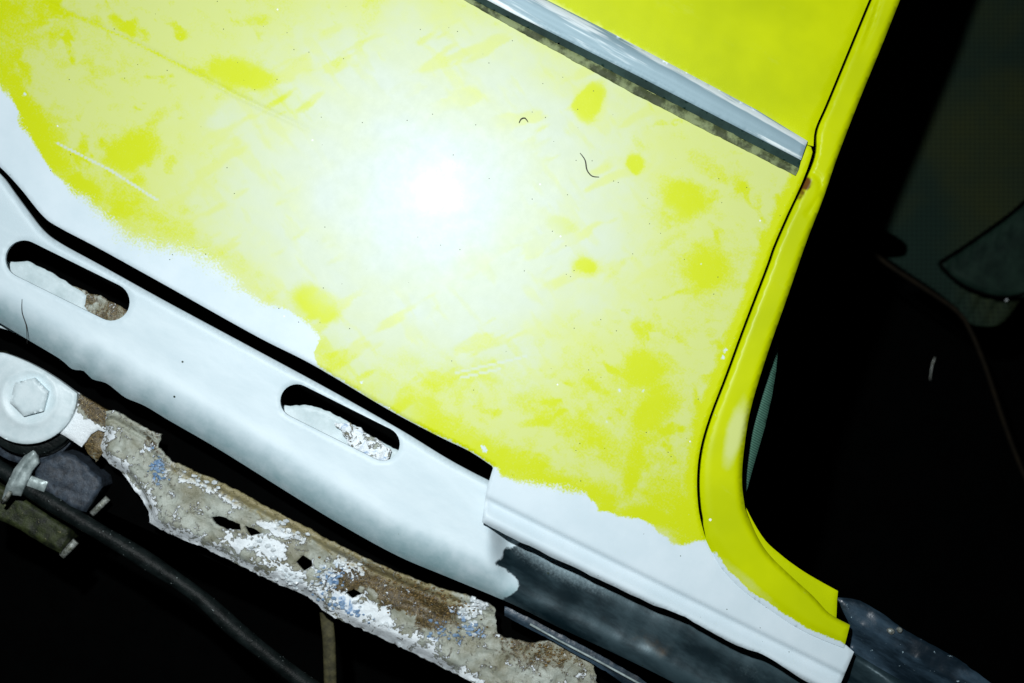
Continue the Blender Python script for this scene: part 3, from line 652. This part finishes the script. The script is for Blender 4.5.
block('lower_block', [(-15, 478), (6, 488), (24, 498), (70, 530), (70, 540), (60, 553), (50, 548), (20, 530), (-15, 512)], -134, -210, M_mossy, mount)
tube('stud', [(92, 514, -118), (108, 498, -118)], 3.4, M_stud, mount)
tube('stud', [(62, 556, -146), (76, 541, -146)], 4, M_stud, mount)
block('frame_edge', [(-30, 345), (0, 352), (14, 362), (-30, 372)], -108, -130, M_mossy, mount)

clip = thing('cable_clip', 'curved pale metal clip round the black pipe', 'clip', W(20, 480, -100))
sheet('clip_band', [(33, 449), (24, 456), (14, 469), (6, 486), (2, 499), (6, 502), (11, 495), (21, 496), (26, 483), (32, 471), (39, 463), (37, 454)], M_clip, lambda x, y: -90 + 3 * np.exp(-((pdist(x, y, [(35, 452), (22, 466), (12, 484), (6, 500)])) / 3) ** 2) - 10 * sm(484, 500, y), clip, sp=2, thick=4, roll=3)
tube('clip_tail', [(3, 503, -100), (10, 492, -90)], 2.2, M_stud, clip)

pp = [(-60, 430, -118), (-20, 455, -116), (30, 489, -110), (83, 522, -108), (133, 552, -110), (170, 576, -112), (202, 599, -112), (234, 628, -112), (268, 655, -114), (306, 684, -118), (370, 728, -124)]
pc = curve3(pp, 5)
pr = [9.0 + 1.2 * math.sin(i * .31) * (noise(np.array([i * 1.0]), np.array([3.0]), 7, 5)[0]) for i in range(len(pc))]
pipe = thing('underfloor_pipe', 'dirty black pipe running diagonally below the corroded flange', 'pipe', W(150, 560, -118))
tube('pipe_wall', pc, pr, M_pipe, pipe, n=20)
sheet('pipe_collar', [(26, 474), (48, 482), (44, 492), (22, 484)], M_clip, -99, pipe, sp=3, thick=4, roll=2)
strap = tube('hanging_strap', [(326, 612, -150), (329, 640, -150), (330, 672, -152), (331, 720, -154)], 7, M_strap, None, flat=.35, label='short olive strap hanging behind the corroded flange', cat='strap')

# underfloor, coated black
sheet('underbody', [(-140, 300), (300, 560), (900, 700), (900, 800), (-140, 800)], M_black, -420, None, sp=60, thick=10, roll=0, kind='structure')

# ---------------------------------------------------------------- cabin seen through the door opening
cab = thing('cabin_trim', 'dark perforated vinyl trim inside the car at upper right', 'trim panel', W(950, 320, -700))
def card_h(x, y): return -690 + 8 * (noise(x, y, 120, 3, 2) - .5) + 26 * np.exp(-(pdist(x, y, [(960, 322), (1000, 296), (1060, 268)]) / 22) ** 2) * (np.sin((x + y * .6) * .35) * .35)
sheet('trim_skin', cr([(880, 228), (896, 236), (908, 246), (905, 256), (888, 258)], 4) + cr([(905, 270), (935, 290), (958, 308), (972, 324), (1000, 324), (1020, 300)], 5) + [(1120, 300), (1120, -120), (860, -120), (800, 120)], MV, card_h, cab, sp=6, thick=10, roll=4)
tube('trim_piping', curve3([(870, 250, -680), (890, 266, -680), (930, 292, -680), (958, 312, -680), (970, 330, -680), (985, 366, -680), (1003, 420, -680), (1020, 465, -680), (1045, 520, -680)], 8), 3.2, M_pip, cab)
pk = cr([(940, 262), (962, 248), (985, 232), (1010, 214), (1040, 190), (1110, 150)], 5)
def pk_h(x, y):
    e = pdist(x, y, pk); return -660 + 10 * sm(0, 30, e) + 3.5 * np.sin((x * 1.0 + y * .25) * .55) * (1 - sm(4, 26, e)) * sm(0, 4, e)
seat = thing('seat_cushion', 'dark green gathered cushion edge inside the cabin at right edge', 'cushion', W(1000, 290, -670))
sheet('cushion_cover', pk + [(1120, 300), (1060, 292), (1024, 297)] + cr([(1008, 297), (985, 294), (960, 282), (944, 270), (940, 262)], 4)[:-1], M_card, pk_h, seat, sp=4, thick=16, roll=8)
tube('cushion_piping', curve3([(p[0], p[1], -652) for p in pk[::2]], 8), 2.2, M_black, seat)
tube('cushion_hem', curve3([(940, 264, -652), (958, 282, -652), (985, 294, -652), (1008, 297, -652), (1030, 291, -652), (1060, 275, -652)], 8), 1.8, M_black, seat)
tube('cabin_button', [(1006, 299.5, -648), (1007, 300.5, -648)], 2, M_grey, seat) 
sheet('cabin_shell', [(700, -200), (1250, -200), (1250, 900), (780, 900), (700, 500)], M_black, -1150, None, sp=80, thick=10, roll=0, kind='structure')
# seat belt webbing
M_web = M('green_belt_webbing', .6, 0, .3)
wv = M_web.n.new('ShaderNodeTexWave'); wv.inputs['Scale'].default_value = 260; wv.bands_direction = 'Z'; M_web.t.links.new(M_web.co.outputs['Object'], wv.inputs[0])
M_web.set('Base Color', M_web.mix(wv.outputs['Fac'], (.025, .08, .06), (.09, .22, .16))); M_web.bump(wv.outputs['Fac'], .0004)
sheet('belt_webbing', [(779, 340), (776, 372), (772, 396), (765, 427), (755, 461), (745, 497), (744, 478), (750, 440), (760, 405), (768, 375), (776, 340)], M_web.m,
      lambda x, y: -52 - .5 * np.clip(x - 745, 0, 60), None, sp=2.5, thick=3, roll=2, label='narrow green woven webbing hanging just inside the lime pillar', cat='webbing')
# small bright catch in the dark opening
tube('door_catch', curve3([(935, 357, -560), (932, 366, -560), (930, 380, -560)], 3), [.5, 1.0, 1.2, 1.0, .8, .6, .5, .4, .4][:len(curve3([(935, 357, -560), (932, 366, -560), (930, 380, -560)], 3))], M_stud, None, label='tiny bright metal catch in the dark door opening', cat='catch')

# ---------------------------------------------------------------- loose fibres lying on the paint
def fibre(pts, lab, r=.65):
    c = curve3(pts, 2); tube('fibre', c, [r * .5 + r * .5 * math.sin(math.pi * i / (len(c) - 1)) for i in range(len(c))], M_hair, None, n=6, label=lab, cat='fibre', group='loose fibres on the paint')
fibre([(580, 153, 1.3), (585, 160, 1.8), (587, 170, 1.3), (592, 176, 1.5), (599, 177, 1.3)], 'longer dark curled fibre on the pale paint under the trim strip')
fibre([(519, 123, 1.4), (521, 119, 1.8), (525, 118, 1.8), (528, 122, 1.4)], 'short dark hooked fibre on the pale paint above the bright glare')
fibre([(22, 299, -17.5), (22, 312, -17.3), (26, 325, -17.4), (27, 336, -18), (27, 344, -20)], 'long thin hair lying down the white sill below its left slot', .45)
tube('scrape', curve3([(398, 534, -21.3), (412, 533, -21), (424, 532, -20.8), (432, 530, -21)], 3), [.25, .4, .5, .6, .8, .9, 1.0, 1.1, 1.2, 1.2, 1.0, .6, .4, .3][:len(curve3([(398, 534, -21.3), (412, 533, -21), (424, 532, -20.8), (432, 530, -21)], 3))], M_glue, sill, n=8, flat=.5)
